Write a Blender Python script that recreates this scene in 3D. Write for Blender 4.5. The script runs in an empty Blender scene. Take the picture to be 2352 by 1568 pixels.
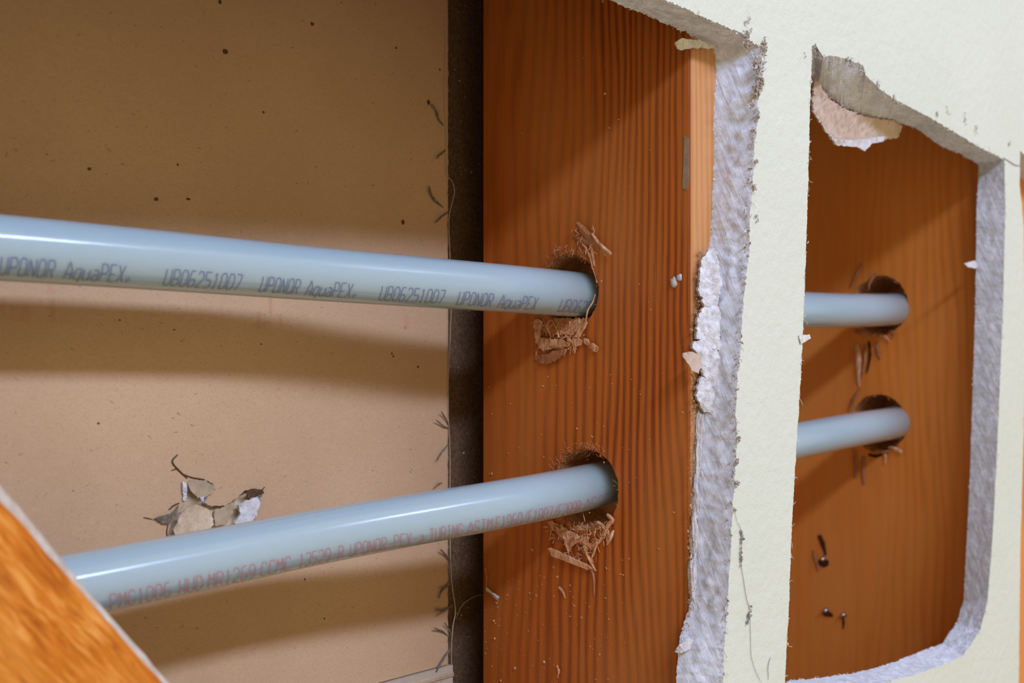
import bpy, math, random
import numpy as np
from mathutils import Vector, noise
from mathutils.geometry import delaunay_2d_cdt

# ------------------------------------------------------------------ camera, world, light, exposure
SC = bpy.context.scene
COL = SC.collection
TH = math.radians(37.0)
FPX, CX, CY = 3500.0, 1176.0, 784.0
MM = 0.001
CAM = Vector((-439.0, -256.5, 0.0))                  # millimetres; wall runs along X, cavity depth along +Y
FW = Vector((math.cos(TH), math.sin(TH), 0)); RT = Vector((math.sin(TH), -math.cos(TH), 0)); UP = Vector((0, 0, 1))

cd = bpy.data.cameras.new('camera'); cam = bpy.data.objects.new('camera', cd); COL.objects.link(cam)
cam.location = CAM * MM
cam.rotation_euler = (math.pi / 2, 0, TH - math.pi / 2)
cd.sensor_width = 36.0; cd.lens = 36.0 * FPX / 2352.0
cd.clip_start = 0.01; cd.clip_end = 50
cd.dof.use_dof = True; cd.dof.focus_distance = 0.505; cd.dof.aperture_fstop = 20.0
SC.camera = cam

SC.view_settings.view_transform = 'Standard'; SC.view_settings.look = 'None'
SC.view_settings.gamma = 1.0; SC.view_settings.use_curve_mapping = False
SC.view_settings.exposure = 0.0

w = bpy.data.worlds.new('room_light'); SC.world = w; w.use_nodes = True
bg = w.node_tree.nodes['Background']
bg.inputs[0].default_value = (1.0, 0.80, 0.50, 1); bg.inputs[1].default_value = 0.69

def area_light(name, loc, target, sx, sy, power, col):
    l = bpy.data.lights.new(name, 'AREA'); l.shape = 'RECTANGLE'; l.size = sx; l.size_y = sy
    l.energy = power; l.color = col
    o = bpy.data.objects.new(name, l); COL.objects.link(o); o.location = loc
    d = (Vector(target) - Vector(loc)); o.rotation_euler = d.to_track_quat('-Z', 'Y').to_euler()
    return o
# long ceiling fixture running parallel to the wall, up behind the camera
lamp = area_light('tube_fixture', (-0.20, -1.18, 0.92), (-0.20, 0, 0), 2.32, 0.12, 38.5, (0.51, 0.64, 1.0))

# ------------------------------------------------------------------ helpers
rnd = random.Random(7)
def ray(px, py):
    return FW * FPX + RT * (px - CX) + UP * (CY - py)
def onY(px, py, Y=0.0):                               # photo point -> point on the wall-parallel plane at depth Y
    d = ray(px, py); return CAM + d * ((Y - CAM.y) / d.y)
def onX(px, py, X=0.0):                               # photo point -> point on a stud side face
    d = ray(px, py); return CAM + d * ((X - CAM.x) / d.x)

def nz(p, s=1.0, seed=0.0):
    return noise.noise(Vector((p[0] * s + seed, p[1] * s + seed * 1.7, p[2] * s - seed)))

class MB:
    def __init__(s): s.v = []; s.f = []; s.m = []
    def add(s, vs, fs, m=0):
        b = len(s.v); s.v += [tuple(v) for v in vs]
        for f in fs: s.f.append(tuple(i + b for i in f)); s.m.append(m)
    def build(s, name, mats, parent=None, smooth=False, kind=None, label=None):
        me = bpy.data.meshes.new(name)
        me.from_pydata([(a * MM, b * MM, c * MM) for a, b, c in s.v], [], s.f)
        if not isinstance(mats, (list, tuple)): mats = [mats]
        for m in mats: me.materials.append(m)
        me.polygons.foreach_set('material_index', s.m)
        if smooth: me.polygons.foreach_set('use_smooth', [True] * len(s.f))
        me.update(); me.validate()
        o = bpy.data.objects.new(name, me); COL.objects.link(o)
        if parent: o.parent = parent
        if kind: o['kind'] = kind
        if label: o['label'] = label
        return o
def tag(o, label=None, cat=None, group=None, kind=None):
    if label: o['label'] = label
    if cat: o['category'] = cat
    if group: o['group'] = group
    if kind: o['kind'] = kind
    return o

def cdt(loops, extra=()):
    vs = []; es = []
    for lp in loops:
        b = len(vs); n = len(lp)
        vs += [Vector(p) for p in lp]; es += [(b + i, b + (i + 1) % n) for i in range(n)]
    vs += [Vector(p) for p in extra]
    V, E, F, *_ = delaunay_2d_cdt(vs, es, [], 0, 1e-5)
    c = np.array([[sum(V[i].x for i in f) / len(f), sum(V[i].y for i in f) / len(f)] for f in F])
    par = np.zeros(len(F), int)                       # even-odd rule keeps the sheet and drops its holes
    for lp in loops:
        q = np.array([tuple(p)[:2] for p in lp], float); q2 = np.roll(q, -1, 0)
        for (x1, y1), (x2, y2) in zip(q, q2):
            if y1 == y2: continue
            m = (c[:, 1] < max(y1, y2)) & (c[:, 1] >= min(y1, y2))
            par[m] += (c[m, 0] < x1 + (c[m, 1] - y1) * (x2 - x1) / (y2 - y1))
    return V, [f for f, k in zip(F, par) if k % 2]

def resample(pts, step):
    out = []; n = len(pts)
    for i in range(n):
        a = pts[i]; b = pts[(i + 1) % n]
        L = max((b[0] - a[0]).length, (b[1] - a[1]).length); k = max(1, int(L / step))
        for j in range(k):
            t = j / k; out.append((a[0].lerp(b[0], t), a[1].lerp(b[1], t)))
    return out

# ------------------------------------------------------------------ materials
def mat(name):
    m = bpy.data.materials.new(name); m.use_nodes = True
    nt = m.node_tree; return m, nt, nt.nodes['Principled BSDF']
def node(nt, t, **kw):
    n = nt.nodes.new(t)
    for k, v in kw.items():
        if k.startswith('i_'):
            key = k[2:]; key = int(key) if key.isdigit() else key.replace('_', ' ')
            n.inputs[key].default_value = v
        else: setattr(n, k, v)
    return n
def coords(nt, scale=(1, 1, 1), kind='Object'):
    tc = node(nt, 'ShaderNodeTexCoord'); mp = node(nt, 'ShaderNodeMapping')
    mp.inputs['Scale'].default_value = scale
    nt.links.new(tc.outputs[kind], mp.inputs[0]); return mp.outputs[0]
def ramp(nt, fac, stops):
    r = node(nt, 'ShaderNodeValToRGB'); e = r.color_ramp.elements
    while len(e) < len(stops): e.new(0.5)
    for el, (p, c) in zip(e, stops): el.position = p; el.color = (*c, 1)
    nt.links.new(fac, r.inputs[0]); return r.outputs[0]
def noise_t(nt, vec, scale, detail=4, rough=0.55, dist=0.0):
    n = node(nt, 'ShaderNodeTexNoise'); n.inputs['Scale'].default_value = scale; n.inputs['Detail'].default_value = detail
    n.inputs['Roughness'].default_value = rough; n.inputs['Distortion'].default_value = dist
    nt.links.new(vec, n.inputs['Vector']); return n.outputs['Fac']
def mixc(nt, a, b, fac, mode='MIX'):
    m = node(nt, 'ShaderNodeMix', data_type='RGBA', blend_type=mode)
    for s, v in ((m.inputs[0], fac), (m.inputs[6], a), (m.inputs[7], b)):
        if isinstance(v, (int, float)): s.default_value = v
        elif isinstance(v, tuple): s.default_value = (*v, 1)
        else: nt.links.new(v, s)
    return m.outputs[2]
def bump(nt, b, height, strength, dist):
    n = node(nt, 'ShaderNodeBump'); n.inputs['Strength'].default_value = strength; n.inputs['Distance'].default_value = dist
    nt.links.new(height, n.inputs['Height']); nt.links.new(n.outputs[0], b.inputs['Normal'])
def setb(b, rough=0.6, spec=0.3):
    b.inputs['Roughness'].default_value = rough; b.inputs['Specular IOR Level'].default_value = spec

def simple(name, c1, c2, scale=400, rough=0.85, spec=0.2, bs=0.4, bd=0.0004, stretch=(1, 1, 1)):
    m, nt, b = mat(name); v = coords(nt, stretch); n = noise_t(nt, v, scale, 5, 0.65)
    nt.links.new(ramp(nt, n, [(0.32, c1), (0.68, c2)]), b.inputs['Base Color']); setb(b, rough, spec)
    if bs: bump(nt, b, n, bs, bd)
    return m

def wood(name, dark, light, sheen, freq=330.0, wide=0.5, rough=0.5, axis='Y', fine=1.0, rot=0.0, ringw=0.42):
    """grain runs along object Z; rings counted across `axis`."""
    m, nt, b = mat(name)
    tc = node(nt, 'ShaderNodeTexCoord'); mp = node(nt, 'ShaderNodeMapping'); mp.inputs['Rotation'].default_value = (0, rot, 0)
    nt.links.new(tc.outputs['Object'], mp.inputs[0]); base = mp.outputs[0]
    sp = node(nt, 'ShaderNodeSeparateXYZ'); nt.links.new(base, sp.inputs[0])
    def mapped(s):
        q = node(nt, 'ShaderNodeMapping'); q.inputs['Scale'].default_value = s; nt.links.new(base, q.inputs[0]); return q.outputs[0]
    big = noise_t(nt, mapped((22, 22, 5.0)), 1.0, 2, 0.5)
    mid = noise_t(nt, mapped((130, 130, 14)), 1.0, 2, 0.5)
    def math_(op, a, c):
        q = node(nt, 'ShaderNodeMath', operation=op)
        for i, x in enumerate((a, c)):
            if isinstance(x, (int, float)): q.inputs[i].default_value = x
            else: nt.links.new(x, q.inputs[i])
        return q.outputs[0]
    across = sp.outputs[axis]
    # ring spacing opens out towards the back of the stud (heartwood side)
    sq = math_('MULTIPLY', across, across)
    u = math_('ADD', math_('MULTIPLY', across, freq * 6.283), math_('MULTIPLY', sq, -freq * 6.283 * 4.2 * wide))
    u = math_('ADD', u, math_('MULTIPLY', big, 34.0))
    u = math_('ADD', u, math_('MULTIPLY', mid, 7.0))
    s = math_('ADD', math_('MULTIPLY', math_('SINE', u, 0), 0.5), 0.5)
    fin = noise_t(nt, mapped((1500, 1500, 45)), 1.0, 3, 0.6)
    fin2 = noise_t(nt, mapped((420, 420, 12)), 1.0, 3, 0.6)
    s = math_('POWER', s, 1.6)
    amp = math_('MAXIMUM', math_('MINIMUM', math_('ADD', math_('MULTIPLY', across, -13.0), 1.3), 1.0), 0.25)
    s = math_('MULTIPLY', s, amp)
    v = math_('ADD', math_('MULTIPLY', s, ringw), math_('MULTIPLY', fin, 0.42 * fine))
    v = math_('ADD', v, math_('MULTIPLY', fin2, 0.36))
    col = ramp(nt, v, [(0.25, light), (0.52, tuple(0.55 * a + 0.45 * c for a, c in zip(light, dark))), (0.85, dark)])
    blot = noise_t(nt, mapped((26, 26, 10)), 1.0, 3, 0.5)
    bl = ramp(nt, blot, [(0.42, (0, 0, 0)), (0.72, (1, 1, 1))])
    col = mixc(nt, col, mixc(nt, col, sheen, 0.7), bl)
    col = mixc(nt, col, sheen, ramp(nt, fin2, [(0.50, (0, 0, 0)), (0.72, (0.55, 0.55, 0.55))]))
    nt.links.new(col, b.inputs['Base Color']); setb(b, rough, 0.3)
    bump(nt, b, v, 0.25, 0.0003)
    return m

# painted wallboard face: pale greenish cream with roller stipple
m_paint, nt, b = mat('cream_wall_paint')
v = coords(nt); n1 = noise_t(nt, v, 260, 3, 0.5); n2 = noise_t(nt, v, 14, 2); n3 = noise_t(nt, v, 1300, 2)
c = ramp(nt, n2, [(0.3, (0.59, 0.61, 0.49)), (0.7, (0.615, 0.63, 0.52))])
nt.links.new(c, b.inputs['Base Color']); setb(b, 0.55, 0.25)
mx = node(nt, 'ShaderNodeMath', operation='MULTIPLY_ADD'); mx.inputs[1].default_value = 0.3
nt.links.new(n3, mx.inputs[0]); nt.links.new(n1, mx.inputs[2]); bump(nt, b, mx.outputs[0], 0.65, 0.0008)

# crumbly cut gypsum
m_gyp, nt, b = mat('cut_gypsum')
v = coords(nt, (1, 1, 1)); a = noise_t(nt, v, 420, 7, 0.7); d = noise_t(nt, v, 90, 4, 0.6)
c1 = ramp(nt, a, [(0.3, (0.53, 0.55, 0.60)), (0.6, (0.66, 0.68, 0.74)), (0.75, (0.79, 0.82, 0.90))])
mr = node(nt, 'ShaderNodeMapping'); mr.inputs['Rotation'].default_value = (0.436, 0, 0); nt.links.new(v, mr.inputs[0])
ms = node(nt, 'ShaderNodeMapping'); ms.inputs['Scale'].default_value = (420, 620, 75); nt.links.new(mr.outputs[0], ms.inputs[0])
st = noise_t(nt, ms.outputs[0], 1.0, 5, 0.65, 0.4)
c1 = mixc(nt, c1, (0.86, 0.87, 0.94), ramp(nt, st, [(0.52, (0, 0, 0)), (0.70, (0.8, 0.8, 0.8))]))
c1 = mixc(nt, c1, (0.44, 0.43, 0.46), ramp(nt, st, [(0.30, (0.6, 0.6, 0.6)), (0.46, (0, 0, 0))]))
c2 = mixc(nt, c1, (0.54, 0.55, 0.59), ramp(nt, d, [(0.45, (0, 0, 0)), (0.65, (1, 1, 1))]))
nt.links.new(c2, b.inputs['Base Color']); setb(b, 0.95, 0.1)
sm = node(nt, 'ShaderNodeMath', operation='MULTIPLY_ADD'); sm.inputs[1].default_value = 1.6; nt.links.new(st, sm.inputs[0]); nt.links.new(a, sm.inputs[2]); bump(nt, b, sm.outputs[0], 0.7, 0.0006)
m_gypw = simple('white_plaster', (0.50, 0.47, 0.46), (0.68, 0.65, 0.65), 420, 0.95, 0.1, 0.9, 0.0007)
m_patch = simple('bright_broken_plaster', (0.50, 0.485, 0.485), (0.80, 0.78, 0.79), 500, 0.95, 0.1, 1.0, 0.0009)
m_flapd = simple('brown_torn_paper', (0.30, 0.17, 0.09), (0.50, 0.32, 0.20), 600, 0.95, 0.1)
m_papedge = simple('fuzzy_paper_fibre', (0.28, 0.22, 0.17), (0.60, 0.54, 0.48), 900, 0.95, 0.05)
m_paplite = simple('pale_paper_fibre', (0.50, 0.47, 0.42), (0.74, 0.72, 0.66), 900, 0.95, 0.05)
m_flap = simple('torn_backing_paper', (0.44, 0.33, 0.25), (0.58, 0.45, 0.36), 120, 0.9, 0.1, 0.3, 0.0004)

# brown paper face of the far wallboard
m_kraft, nt, b = mat('brown_backing_paper')
v = coords(nt); a = noise_t(nt, v, 18, 3, 0.5); d = noise_t(nt, coords(nt, (1.0, 1, 2.2)), 1500, 4, 0.7); e = noise_t(nt, coords(nt, (0.35, 1, 1)), 600, 3, 0.6)
c = ramp(nt, a, [(0.3, (0.47, 0.30, 0.168)), (0.7, (0.53, 0.347, 0.20))])
c = mixc(nt, c, (0.30, 0.18, 0.09), ramp(nt, d, [(0.50, (0, 0, 0)), (0.74, (0.6, 0.6, 0.6))]))
c = mixc(nt, c, (0.60, 0.42, 0.27), ramp(nt, e, [(0.58, (0, 0, 0)), (0.75, (0.2, 0.2, 0.2))]))
nt.links.new(c, b.inputs['Base Color']); setb(b, 0.75, 0.15); bump(nt, b, d, 0.2, 0.0002)

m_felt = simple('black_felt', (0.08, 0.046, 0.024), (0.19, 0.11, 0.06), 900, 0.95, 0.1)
m_speck = simple('dark_speck', (0.07, 0.035, 0.015), (0.13, 0.07, 0.03), 900)
m_fade = simple('faded_red_print', (0.475, 0.265, 0.14), (0.50, 0.29, 0.165), 300)
m_fib = simple('grey_brown_fibre', (0.10, 0.08, 0.055), (0.24, 0.19, 0.14), 900)
m_hair = simple('light_thread', (0.42, 0.34, 0.22), (0.5, 0.42, 0.3), 900)
m_lint = simple('grey_lint', (0.20, 0.17, 0.15), (0.36, 0.31, 0.27), 900)

m_stud = wood('orange_brown_stud_wood', (0.25, 0.050, 0.005), (0.58, 0.145, 0.017), (0.52, 0.18, 0.038), freq=400, wide=0.95, ringw=0.60)
m_stud2 = wood('brown_stud_wood', (0.48, 0.13, 0.014), (0.74, 0.24, 0.036), (0.72, 0.27, 0.06), freq=230, wide=0.6, ringw=0.26)
m_edge = wood('light_orange_stud_edge_wood', (0.40, 0.155, 0.04), (0.60, 0.28, 0.095), (0.56, 0.27, 0.11), freq=300, wide=0.0, axis='X', ringw=.35)
m_plank, nt, b = mat('bright_orange_plank_wood')
f1 = noise_t(nt, coords(nt, (520, 520, 70)), 1.0, 4, 0.65, 0.6); f2 = noise_t(nt, coords(nt, (90, 90, 18)), 1.0, 3, 0.5)
c = ramp(nt, f1, [(0.34, (0.34, 0.075, 0.003)), (0.52, (0.55, 0.16, 0.009)), (0.70, (0.74, 0.33, 0.07))])
c = mixc(nt, c, (0.62, 0.24, 0.035), ramp(nt, f2, [(0.5, (0, 0, 0)), (0.75, (0.6, 0.6, 0.6))]))
nt.links.new(c, b.inputs['Base Color']); setb(b, 0.7, 0.2); bump(nt, b, f1, 0.6, 0.0006)
m_fresh = simple('fresh_torn_wood', (0.46, 0.17, 0.055), (0.74, 0.38, 0.17), 260, 0.9, 0.1, 0.8, 0.0006, (1, 1, 0.4))
m_shav = simple('pale_wood_shaving', (0.42, 0.16, 0.06), (0.86, 0.52, 0.29), 600, 0.8, 0.15, 0.6, 0.0004, (1, 1, 0.3))
m_shavd = simple('reddish_wood_shaving', (0.30, 0.115, 0.045), (0.46, 0.20, 0.09), 300, 0.8, 0.15, 0.6, 0.0004, (1, 1, 0.3))
m_rim = simple('pale_dusty_edge', (0.40, 0.32, 0.25), (0.58, 0.50, 0.42), 200, 0.8, 0.15)
m_metal, nt, b = mat('nail_steel'); b.inputs['Metallic'].default_value = 1; b.inputs['Base Color'].default_value = (0.55, 0.53, 0.52, 1); b.inputs['Roughness'].default_value = 0.3
m_hole = simple('dark_gouge', (0.030, 0.010, 0.003), (0.07, 0.025, 0.008), 500)

m_pipe, nt, b = mat('translucent_white_blue_tubing')
b.inputs['Base Color'].default_value = (0.35, 0.455, 0.495, 1); setb(b, 0.16, 0.7)
b.inputs['Coat Weight'].default_value = 0.35; b.inputs['Coat Roughness'].default_value = 0.10; b.inputs['Coat IOR'].default_value = 1.5
b.inputs['Subsurface Weight'].default_value = 0.9
b.inputs['Subsurface Radius'].default_value = (0.7, 0.8, 1.0); b.inputs['Subsurface Scale'].default_value = 0.008
n = noise_t(nt, coords(nt, (0.15, 1, 1)), 500, 2); bump(nt, b, n, 0.06, 0.0003)
m_inkb, nt, b = mat('blue_grey_ink'); b.inputs['Base Color'].default_value = (0.16, 0.20, 0.31, 1); setb(b, 0.5, 0.2)
m_inkr, nt, b = mat('faded_red_ink'); b.inputs['Base Color'].default_value = (0.46, 0.20, 0.22, 1); setb(b, 0.5, 0.2)

# ------------------------------------------------------------------ front wall with its three ragged openings
TW = 13.0
def F(px, py): return onY(px, py, -TW)
def Bk(px, py): return onY(px, py, 0.0)
def pairs(lst):
    out = []
    for it in lst:
        if it[0] == 'm': out.append((Vector((it[1], -TW, it[2])), Vector((it[1], 0, it[2]))))
        elif it[0] == 's': f = F(it[1], it[2]); out.append((f, Vector((f.x + 0.6, 0, f.z))))
        else: out.append((F(it[0], it[1]), Bk(it[2], it[3])))
    return out
H1 = pairs([('m', -345, 90), ('m', -200, 96), ('m', -100, 102), (1530, 0, 1400, 0), (1600, 32, 1470, 28), (1700, 75, 1570, 72), (1744, 108, 1640, 108),
    (1752, 150, 1644, 160), (1738, 210, 1640, 250), (1742, 270, 1640, 300), (1733, 330, 1641, 350), (1728, 430, 1636, 450), (1722, 500, 1634, 510), (1722, 570, 1630, 560), (1712, 650, 1622, 650), (1706, 720, 1616, 720),
    (1700, 800, 1612, 800), (1692, 880, 1610, 880), (1690, 950, 1603, 950), (1692, 1020, 1600, 1020), (1684, 1150, 1595, 1150), (1676, 1300, 1590, 1300), (1670, 1400, 1582, 1400),
    (1664, 1480, 1560, 1465), (1660, 1568, 1552, 1568), (1655, 1680, 1560, 1680), ('m', -8, -160), ('m', -345, -160)])
H2 = pairs([('s', 1866, 108), (1873, 102, 1869, 180), (1890, 130, 1880, 200), (1915, 128, 1905, 223), (1937, 131, 1930, 240), (1982, 150, 1960, 255), (1988, 172, 1975, 262), (2020, 204, 2000, 268), (2058, 230, 2040, 275),
    (2128, 265, 2103, 293), (2186, 300, 2160, 335), (2250, 338, 2208, 354), (2307, 366, 2248, 378), (2309, 480, 2243, 480), (2304, 700, 2240, 700), (2296, 900, 2234, 900), (2288, 1083, 2228, 1083), (2279, 1248, 2220, 1250),
    (2268, 1380, 2213, 1380), (2252, 1446, 2197, 1430), (2212, 1506, 2165, 1476), (2165, 1527, 2096, 1503), (2112, 1545, 2036, 1526), (2046, 1565, 1964, 1545), (1960, 1582, 1881, 1557), (1880, 1597, 1812, 1562), ('s', 1801, 1600),
    ('s', 1806, 1500), ('s', 1812, 1400), ('s', 1819, 1200), ('s', 1828, 1050), ('s', 1840, 850), ('s', 1847, 700), ('s', 1852, 560), ('s', 1857, 400), ('s', 1862, 200)])
H3 = pairs([('s', 2343, 345), ('m', 420, 60), ('m', 430, -250), ('s', 2335, 1800), ('s', 2340, 1568), ('s', 2344, 1250), ('s', 2351, 1000), ('s', 2356, 800), ('s', 2351, 520), ('s', 2342, 420)])
mb = MB(); WX0, WX1, WZ0, WZ1 = -1100, 1100, -700, 900
fl = [[(WX0, WZ0), (WX1, WZ0), (WX1, WZ1), (WX0, WZ1)]]; bl = [list(fl[0])]
edges3 = []
for hi, (H, rough) in enumerate(((H1, 0.55), (H2, 0.40), (H3, 0.4))):
    R = resample(H, 0.55); out = []
    for i, (f, k) in enumerate(R):
        j = rough * (nz(f, 0.9, 3.1 + hi) * 0.9 + nz(f, 2.3, 9.0) * 0.7) + 0.9 * rough * nz(f, 0.25, 5.0)
        g = rough * (nz(k, 0.8, 13.1) + nz(k, 2.0, 19.0) * 0.8) + rough * 0.9 * nz(k, 0.25, 55.0)
        # push along an in-plane direction that is roughly normal to the outline
        a = R[i - 1][0]; c_ = R[(i + 1) % len(R)][0]; t = (c_ - a); t = Vector((-t.z, 0, t.x)); t = t.normalized() if t.length > 1e-6 else Vector((1, 0, 0))
        out.append((f + t * j, k + t * g, t, f, k))
    edges3.append(out)
    fl.append([(p[0].x, p[0].z) for p in out]); bl.append([(p[1].x, p[1].z) for p in out])
    n = len(out); ROWS = 16; vs = []
    for r in range(ROWS + 1):
        t = r / ROWS
        for f, k, nn, f0, k0 in out:
            p = f0.lerp(k0, t) + (f - f0) * (1 - t) ** 5 + (k - k0) * t ** 5; q = math.sin(math.pi * t)
            dsp = q * ((1.1 if hi == 0 else 0.45) * nz(p, 0.33, 2.0) + (0.45 if hi == 0 else 0.2) * nz(p, 1.0, 7.0) + 0.12 * nz(p, 2.0, 1.0))
            vs.append(p + nn * dsp)
    fs = [(r * n + i, r * n + (i + 1) % n, (r + 1) * n + (i + 1) % n, (r + 1) * n + i) for r in range(ROWS) for i in range(n)]
    mb.add(vs, fs, 1)
V, Fc = cdt(fl); mb.add([(p.x, -TW, p.y) for p in V], Fc, 0)
V, Fc = cdt(bl); mb.add([(p.x, 0, p.y) for p in V], Fc, 2)
mb.add([(WX0, -TW, WZ0), (WX1, -TW, WZ0), (WX1, -TW, WZ1), (WX0, -TW, WZ1), (WX0, 0, WZ0), (WX1, 0, WZ0), (WX1, 0, WZ1), (WX0, 0, WZ1)],
       [(0, 1, 5, 4), (1, 2, 6, 5), (2, 3, 7, 6), (3, 0, 4, 7)], 1)
wall = mb.build('wall_front', [m_paint, m_gyp, m_kraft])
for q_ in wall.data.polygons: q_.use_smooth = q_.material_index == 1
tag(wall, 'cream painted wallboard with ragged cut openings showing grey gypsum edges', kind='structure')

# flakes: small bent irregular chips
def chip(mb, p, size, r, nrm=None, flat=0.35, elong=1.0, m=0):
    ax = Vector((r.uniform(-1, 1), r.uniform(-1, 1), r.uniform(-1, 1))).normalized()
    if nrm is not None: ax = (nrm * (1 - flat) + ax * flat).normalized()
    u = ax.orthogonal().normalized(); v_ = ax.cross(u); a0 = r.uniform(0, 6.28)
    k = r.choice((4, 5, 5, 6)); ring = []
    for i in range(k):
        a = a0 + 6.283 * i / k; rr = size * r.uniform(0.5, 1.1)
        ring.append(p + u * math.cos(a) * rr * elong + v_ * math.sin(a) * rr + ax * r.uniform(-.35, .35) * size)
    th = ax * (0.10 * size + 0.05)
    vs = [x + th for x in ring] + [x - th for x in ring]
    fs = [tuple(range(k)), tuple(range(2 * k - 1, k - 1, -1))] + [(i, k + i, k + (i + 1) % k, (i + 1) % k) for i in range(k)]
    mb.add(vs, fs, m)
def strip(mb, pts, widths, nrm, th=0.25, m=0, jit=0.0, r=rnd):
    """flat curved sliver through pts, lying against a face with normal nrm, tapering by widths"""
    n = len(pts); vs = []
    for i, p in enumerate(pts):
        t = (pts[min(i + 1, n - 1)] - pts[max(i - 1, 0)]).normalized(); s = t.cross(nrm).normalized(); wd = widths[i] / 2
        j = lambda: Vector((r.uniform(-1, 1), r.uniform(-1, 1), r.uniform(-1, 1))) * jit
        vs += [p + s * wd + j(), p + nrm * th * 1.2 + j(), p - s * wd + j(), p - nrm * th * 0.6]
    fs = [(3, 2, 1, 0), tuple(4 * (n - 1) + i for i in range(4))]
    for i in range(n - 1):
        for k in range(4): fs.append((4 * i + k, 4 * i + (k + 1) % 4, 4 * i + 4 + (k + 1) % 4, 4 * i + 4 + k))
    mb.add(vs, fs, m)
def smooth_pts(pts, sub=3):
    out = []
    n = len(pts)
    for i in range(n - 1):
        p0, p1, p2, p3 = pts[max(i - 1, 0)], pts[i], pts[i + 1], pts[min(i + 2, n - 1)]
        for j in range(sub):
            t = j / sub
            out.append(0.5 * ((2 * p1) + (p2 - p0) * t + (2 * p0 - 5 * p1 + 4 * p2 - p3) * t * t + (3 * p1 - p0 - 3 * p2 + p3) * t ** 3))
    out.append(pts[-1]); return out
def thread(mb, pts, rad, m=0, sub=3, k=5):
    pts = smooth_pts(pts, sub); n = len(pts); vs = []
    for i, p in enumerate(pts):
        t = (pts[min(i + 1, n - 1)] - pts[max(i - 1, 0)]).normalized(); u = t.orthogonal().normalized(); v_ = t.cross(u)
        rr = rad * (0.55 + 0.45 * math.sin(math.pi * (i + .6) / (n + .2)))
        vs += [p + (u * math.cos(6.283 * a / k) + v_ * math.sin(6.283 * a / k)) * rr for a in range(k)]
    fs = [tuple(range(k - 1, -1, -1)), tuple((n - 1) * k + a for a in range(k))]
    for i in range(n - 1):
        for a in range(k): fs.append((i * k + a, i * k + (a + 1) % k, (i + 1) * k + (a + 1) % k, (i + 1) * k + a))
    mb.add(vs, fs, m)

FRONT = Vector((0, -1, 0))
def pz(py, d): return (CY - py) * d / FPX
mbf = MB(); mbp = MB()
for hi, out in enumerate(edges3[:2]):
    r = random.Random(20 + hi)
    for f, k, nn, f0, k0 in out:
        if f.x < -70 or f.z < -135: continue
        dens = 0.5 + 0.5 * nz(f, 0.12, 40 + hi)
        if hi == 0 and f.z > 100: dens *= 0.5
        if hi == 0 and -50 < f.z <= 100 and f.x > 5:
            dens = dens * 1.35 + 0.1
        if r.random() < dens * (0.85 if hi == 0 else 0.45):
            p = f + Vector((r.gauss(0, .5), r.uniform(-.5, 1.6), r.gauss(0, .5)))
            if hi == 0: p += Vector((-r.random() * 1.2, 0, 0))
            chip(mbf if (hi == 0 or f.z > 60) and r.random() < .75 else mbp, p, r.uniform(.18, .62 if hi == 0 else .42), r, elong=r.uniform(1, 2.0))
        if r.random() < dens * 0.16:
            dirn = Vector((r.gauss(0, 1), -abs(r.gauss(0, .5)), r.gauss(0, 1))).normalized()
            L = r.uniform(.8, 2.4); q = f + dirn * L * .5 + Vector((r.gauss(0, .4),) * 3); q2 = f + dirn * L + Vector((r.gauss(0, .5), 0, r.gauss(0, .6)))
            thread(mbf if hi == 0 else mbp, [f, q, q2], r.uniform(.05, .12), sub=2, k=4)
        if r.random() < 0.30:                        # inner edge fluff
            chip(mbp, k + Vector((r.gauss(0, .3), r.uniform(-1, .3), r.gauss(0, .3))), r.uniform(.15, .45), r, elong=1.5)
# heavier curled clusters where the photograph shows them
r = random.Random(5)
for (px, py, n, sp, sz) in ((1735, 150, 90, 2.6, .8), (1712, 90, 60, 2.6, .65), (1752, 110, 40, 2.2, .7), (1735, 210, 60, 2.6, .8), (1745, 190, 30, 1.8, .8), (1725, 240, 30, 1.6, .6), (1728, 300, 25, 1.2, .5), (1735, 500, 14, 1.5, .45), (1690, 1060, 22, .8, .6), (1738, 260, 12, 1.0, .6), (1733, 370, 14, .8, .6), (1730, 430, 18, 1.3, .65), (1692, 1010, 16, .8, .6),
        (1689, 1110, 26, .8, .55), (1685, 1170, 14, .7, .5), (1718, 45, 12, 1.5, .35), (1722, 70, 8, 1.2, .3), (1880, 130, 26, 1.3, .55), (1868, 125, 20, 1.0, .5), (1905, 145, 26, 2.0, .5), (1950, 145, 30, 2.2, .55), (1975, 165, 22, 1.6, .5),
        (2015, 195, 14, 1.6, .5), (2175, 255, 12, 2.0, .4), (2215, 275, 16, 2.2, .45), (2240, 295, 12, 2.0, .4), (2052, 226, 8, 1.2, .45), (2150, 262, 8, 1.0, .5), (2316, 330, 9, 1.2, .5), (1848, 130, 10, .8, .3)):
    p0 = F(px, py)
    for _ in range(n):
        g = Vector((r.gauss(0, sp * .42), -0.3 - abs(r.gauss(0, .35)), r.gauss(0, sp * .55)))
        chip(mbf, p0 + g, r.uniform(.25, 1) * sz, r, elong=r.uniform(1, 2.2))
mbf.build('paper_fringe', m_papedge, wall, kind='stuff', label='brown frayed paper fuzz along the cut edges')
mbp.build('paper_crumb', m_paplite, wall, kind='stuff', label='pale paper and gypsum crumbs along the cut edges')

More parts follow.
